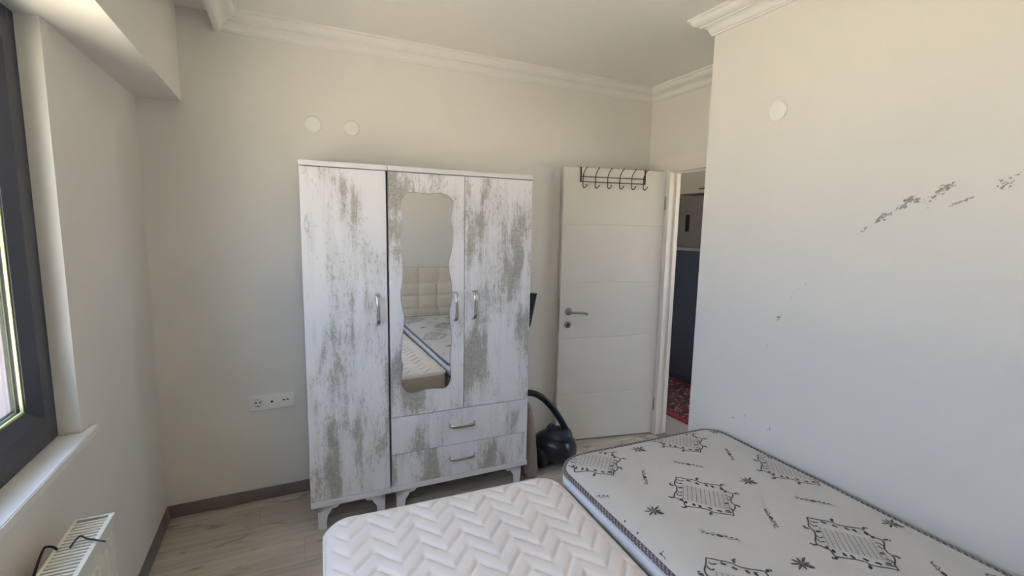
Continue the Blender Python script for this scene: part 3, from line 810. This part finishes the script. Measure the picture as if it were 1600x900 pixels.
# divan bases
def divan(cx, cy, ang, hw, hl, label, mat):
    e = empty('bed_base', (cx, cy, 0), ang); tag(e, label, 'bed base')
    bm = bmesh.new(); prism(bm, rr_path(hw, hl, .05, None, .03), 'z', .085, .338)
    obj('upholstered_box', bm, mat, e)
    f0 = None
    for sx in (-1, 1):
        for sy in (-1, 1):
            loc = (sx * (hw - .09), sy * (hl - .12), 0)
            if f0 is None:
                fb = bmesh.new(); lathe(fb, [(0, 0), (.022, 0), (.028, .085), (0, .085)], 'z'); f0 = obj('leg', fb, M['black2'], e, loc)
            else: copy_of(f0, e, loc)
divan(0.5015, 0.745, QA, QHW - .006, QHL - .006, 'beige upholstered base under the quilted mattress', M['quiltside'])
divan(pmx, pmy, PA, PHW - .012, PHL - .012, 'upholstered base under the patterned mattress', M['damask'])

# ------------------------------------------------------------------ radiator below the window
rx0, rx1, ry0, ry1, rz0, rz1 = XL + .058, XL + .147, .52, 1.672, .14, .742
rd = empty('radiator', (0, 0, 0)); tag(rd, 'white panel radiator with slotted top grille below the window', 'radiator')
bm = B(rx1 - .012, rx1, ry0 + .006, ry1 - .006, rz0, rz1 - .012, bevel=.004)
y = ry0 + .05
while y < ry1 - .04:
    prism(bm, [(rx1 - .001, y - .012), (rx1 + .006, y - .006), (rx1 + .006, y + .006), (rx1 - .001, y + .012)], 'z', rz0 + .04, rz1 - .06); y += .0334
obj('front_panel', bm, M['radiator'], rd)
obj('back_panel', B(rx0, rx0 + .012, ry0 + .006, ry1 - .006, rz0, rz1 - .012, bevel=.004), M['radiator'], rd)
obj('side_cover', B(rx0 - .001, rx1 + .001, ry1 - .005, ry1, rz0 + .01, rz1 - .001), M['radiator'], rd)
obj('side_cover', B(rx0 - .001, rx1 + .001, ry0, ry0 + .005, rz0 + .01, rz1 - .001), M['radiator'], rd)
obj('convector', B(rx0 + .02, rx1 - .02, ry0 + .02, ry1 - .02, rz0 + .03, rz1 - .035), M['raddark'], rd)
bm = bmesh.new()
box(bm, rx0 - .001, rx0 + .007, ry0, ry1, rz1 - .022, rz1, .0015); box(bm, rx1 - .011, rx1 + .001, ry0, ry1, rz1 - .022, rz1, .0015)
box(bm, rx0 + .007, rx1 - .011, ry1 - .009, ry1 - .001, rz1 - .004, rz1); box(bm, rx0 + .007, rx1 - .011, ry0 + .001, ry0 + .009, rz1 - .004, rz1)
gr = obj('top_grille', bm, M['radiator'], rd)
s0 = None; y = ry0 + .016
while y < ry1 - .014:
    if s0 is None: s0 = obj('slat', B(rx0 + .006, rx1 - .010, -.0035, .0035, -.010, 0), M['radiator'], gr, (0, y, rz1 - .001))
    else: copy_of(s0, gr, (0, y, rz1 - .001))
    y += .0148
for y in (ry0 + .15, ry1 - .15):
    obj('bracket', B(XL + .0015, rx0, y - .015, y + .015, rz1 - .16, rz1 - .12), M['radiator'], rd)
def wire(name, pts, r, label):
    o = obj(name, tube(bmesh.new(), catmull(pts, 5), r, 8), M['wire'], None); tag(o, label, 'wire hook'); return o
wire('wire_hook', [(XL + .094, 1.520, rz1 + .003), (XL + .098, 1.540, rz1 + .008), (XL + .106, 1.552, rz1 + .012), (XL + .125, 1.535, rz1 + .010), (XL + .150, 1.520, rz1 + .008), (XL + .170, 1.508, rz1 + .006)], .0024, 'bent dark wire hook lying across the front of the radiator grille')
wire('wire_hook', [(XL + .068, 1.522, rz1 + .004), (XL + .058, 1.528, rz1 + .010), (XL + .045, 1.535, rz1 + .010), (XL + .036, 1.535, rz1 + .004), (XL + .030, 1.50, rz1 - .03), (XL + .024, 1.46, rz1 - .09), (XL + .020, 1.44, rz1 - .16)], .0030, 'dark wire hook hanging behind the radiator against the wall')

# ------------------------------------------------------------------ sockets and cover plates
def cover_plate(loc, rot, label):
    bm = bmesh.new(); lathe(bm, [(0, .009), (.030, .0088), (.040, .007), (.0435, .0035), (.044, 0), (0, 0)], 'z', (0, 0, 0), 32)
    o = obj('cover_plate', bm, M['white_pvc']); o.location = loc; o.rotation_euler = rot
    return tag(o, label, 'cover plate', 'round blank cover plates')
cover_plate((.161, YB, 2.151), (math.pi / 2, 0, 0), 'round white cover plate above the narrow wardrobe, nearer the window')
cover_plate((.368, YB, 2.151), (math.pi / 2, 0, 0), 'round white cover plate above the joint between the wardrobes')
cover_plate((XR, 1.435, 2.127), (0, -math.pi / 2, 0), 'round white cover plate high on the scuffed wall')
so = empty('wall_socket', (-.107, YB, .585)); tag(so, 'white triple socket plate low on the wall left of the wardrobes', 'socket')
obj('plate', B(-.115, .115, -.009, 0, -.044, .044, bevel=.003), M['white_pvc'], so)
for i, x in enumerate((-.071, 0, .071)):
    md_ = obj('module', B(x - .029, x + .029, -.0125, -.0085, -.029, .029, bevel=.0015), M['white_pvc'], so)
    bm = bmesh.new()
    if i == 0:
        lathe(bm, [(.0205, -.0135), (.0215, -.0135), (.0215, -.012), (.0205, -.012), (.0205, -.0135)], 'y', (x, 0, 0), 20)
        for q in (-.0095, .0095): lathe(bm, [(0, -.0132), (.0045, -.0132), (.0045, -.012), (0, -.012)], 'y', (x + q, 0, .003), 10)
        box(bm, x - .003, x + .003, -.0132, -.012, -.021, -.014)
    elif i == 1: lathe(bm, [(0, -.0135), (.0065, -.0135), (.0065, -.012), (0, -.012)], 'y', (x, 0, 0), 12)
    else:
        box(bm, x - .016, x - .003, -.0133, -.012, -.001, .006); box(bm, x + .004, x + .018, -.0130, -.012, .001, .006)
    obj('socket_hole', bm, M['darkhole'], md_)

# ------------------------------------------------------------------ vacuum cleaner
vx, vy = 1.603, 2.640
va = math.radians(38)
vc = empty('vacuum_cleaner', (vx, vy, 0), va); tag(vc, 'black canister vacuum cleaner with hose between wardrobe and door', 'vacuum cleaner')
bm = bmesh.new(); rings = []
prof = [(-.165, .02, .09, .02), (-.160, .075, .10, .05), (-.13, .105, .118, .085), (-.06, .118, .132, .105), (.02, .118, .135, .108), (.09, .112, .125, .098), (.14, .098, .112, .080), (.165, .072, .10, .055), (.172, .02, .095, .02)]
for yy, rw, zc, rh in prof:
    rings.append([bm.verts.new((rw * math.copysign(abs(math.cos(t)) ** .75, math.cos(t)), yy, zc + rh * math.copysign(abs(math.sin(t)) ** .8, math.sin(t)))) for t in [2 * math.pi * k / 24 for k in range(24)]])
for A, C in zip(rings, rings[1:]):
    for k in range(24): bm.faces.new((A[k], A[(k + 1) % 24], C[(k + 1) % 24], C[k])).smooth = True
bm.faces.new(rings[0]); bm.faces.new(rings[-1][::-1]); bmesh.ops.recalc_face_normals(bm, faces=bm.faces[:])
bmesh.ops.scale(bm, vec=(1.04, .90, .94), verts=bm.verts[:])
obj('body', bm, M['black'], vc)
bm = bmesh.new(); lathe(bm, [(0, .075), (.05, .074), (.078, .062), (.088, .03), (.09, 0), (0, 0)], 'z', (0, -.045, .178), 24)
obj('dust_cover', bm, M['black2'], vc)
obj('carry_handle', tube(bmesh.new(), catmull([(-.05, .02, .215), (-.05, .025, .238), (-.033, .03, .252), (0, .03, .257), (.033, .03, .252), (.05, .025, .238), (.05, .02, .215)], 4), .010, 8), M['black2'], vc)
for s in (-1, 1):
    bm = bmesh.new(); lathe(bm, [(0, s * .024), (.035, s * .024), (.066, s * .016), (.070, s * .004), (.070, -s * .008), (0, -s * .008)], 'x', (s * .110, .055, .0705), 24)
    obj('wheel', bm, M['black2'], vc)
bm = bmesh.new(); lathe(bm, [(0, 0), (.018, 0), (.018, .03), (.010, .036), (0, .036)], 'z', (0, -.115, 0), 14)
obj('caster', bm, M['black2'], vc)
bm = bmesh.new(); lathe(bm, [(0, -.006), (.010, -.006), (.011, 0), (0, 0)], 'z', (-.05, -.10, .205), 12)
obj('power_button', bm, M['greybox'], vc)
ivm = Matrix.Rotation(-va, 4, 'Z') @ Matrix.Translation((-vx, -vy, 0))
def vl(p): return tuple(ivm @ Vector(p))
hp = catmull([(1.640, 2.60, .150), (1.668, 2.575, .135), (1.686, 2.58, .175), (1.672, 2.595, .240), (1.626, 2.60, .322), (1.565, 2.605, .410), (1.494, 2.61, .485), (1.430, 2.62, .522), (1.385, 2.65, .520), (1.365, 2.72, .48), (1.372, 2.78, .42)], 16)
rib = [.0205 + .0018 * math.cos(i * math.pi) for i in range(len(hp))]
obj('hose', tube(bmesh.new(), [vl(p) for p in hp], rib, 12), M['hose'], vc)
wd_ = obj('wand', tube(bmesh.new(), [vl((1.372, 2.79, .03)), vl((1.376, 2.79, .42)), vl((1.412, 2.80, .98))], .016, 12), M['black2'], vc)
bm = bmesh.new(); prism(bm, [(0, -.16), (.035, -.14), (.078, -.02), (.114, .16), (.120, .185), (-.060, .185), (-.055, .16), (-.02, -.02), (-.015, -.14)], 'y', -.022, .022)
nz_ = obj('floor_nozzle', bm, M['black2'], vc); nz_.matrix_local = ivm @ Matrix.Translation((1.404, 2.80, .975))

# ------------------------------------------------------------------ beige bag beside the wardrobe
bm = bmesh.new(); rings = []
for z, rx, ry, cx in ((0, .03, .05, 1.376), (.006, .048, .075, 1.376), (.05, .056, .085, 1.375), (.15, .053, .082, 1.373), (.28, .046, .075, 1.368), (.40, .036, .06, 1.360), (.48, .024, .04, 1.352), (.50, .008, .015, 1.346)):
    rings.append([bm.verts.new((cx + rx * math.cos(t) * (1 + .08 * math.sin(5 * t + z * 9)), 2.575 + ry * math.sin(t), z)) for t in [2 * math.pi * k / 20 for k in range(20)]])
for A, C in zip(rings, rings[1:]):
    for k in range(20): bm.faces.new((A[k], A[(k + 1) % 20], C[(k + 1) % 20], C[k])).smooth = True
bm.faces.new(rings[0]); bm.faces.new(rings[-1][::-1]); bmesh.ops.recalc_face_normals(bm, faces=bm.faces[:])
tag(obj('cloth_bag', bm, M['bag']), 'brownish beige cloth bundle between wardrobe side and vacuum cleaner', 'cloth bundle')

# ------------------------------------------------------------------ hall: fridge, cabinet, rug
fr = empty('refrigerator', (0, 0, 0)); tag(fr, 'tall grey refrigerator seen through the doorway', 'refrigerator')
FX, FY0, FY1, FZ = 3.75, 3.18, 3.885, 1.952
obj('body', B(FX + .06, FX + .68, FY0, FY1, .03, FZ, bevel=.006), M['fridge'], fr)
obj('freezer_door', B(FX, FX + .055, FY0, FY1, 1.428, FZ - .006, bevel=.008), M['fridge'], fr)
ld = obj('lower_door', B(FX, FX + .055, FY0, FY1, .06, 1.395, bevel=.008), M['fridgelow'], fr)
obj('grip_strip', B(FX - .004, FX + .05, FY0, FY1, 1.396, 1.427, bevel=.002), M['fridgetrim'], fr)
obj('display_panel', B(FX - .003, FX + .002, 3.628, 3.678, 1.593, 1.765), M['darkhole'], fr)
obj('plinth', B(FX + .02, FX + .66, FY0 + .01, FY1 - .01, 0, .058), M['fridgelow'], fr)
cb = empty('wall_cabinet', (0, 0, 0)); tag(cb, 'white cabinet above the refrigerator beyond the doorway', 'cabinet')
obj('body', B(FX + .12, HX1, FY0, FY1 + .06, 1.985, 2.40, bevel=.003), M['door'], cb)
dd = obj('door', B(FX + .10, FX + .119, FY0 + .003, FY1 + .057, 1.99, 2.397, bevel=.002), M['door'], cb)
obj('handle', tube(bmesh.new(), [(FX + .10, 3.42, 2.03), (FX + .075, 3.42, 2.03), (FX + .075, 3.60, 2.03), (FX + .10, 3.60, 2.03)], .007, 8), M['brown'], dd)
g = obj('junction_box', B(HX1 - .07, HX1, 3.50, 3.85, 2.42, 2.52, bevel=.004), M['greybox']); tag(g, 'small dark grey box above the hall cabinet', 'box')
rg = empty('rug', (0, 0, 0)); tag(rg, 'red patterned rug on the hall floor in front of the refrigerator', 'rug')
obj('pile', B(3.03, 3.70, 2.35, 4.3, -.004, .007), M['rug'], rg)
bm = bmesh.new(); box(bm, 2.965, 3.03, 2.285, 4.36, -.004, .0065); box(bm, 3.70, 3.745, 2.285, 4.36, -.004, .0065); box(bm, 3.03, 3.70, 2.285, 2.35, -.004, .0065); box(bm, 3.03, 3.70, 4.3, 4.36, -.004, .0065)
obj('border', bm, M['rugborder'], rg)
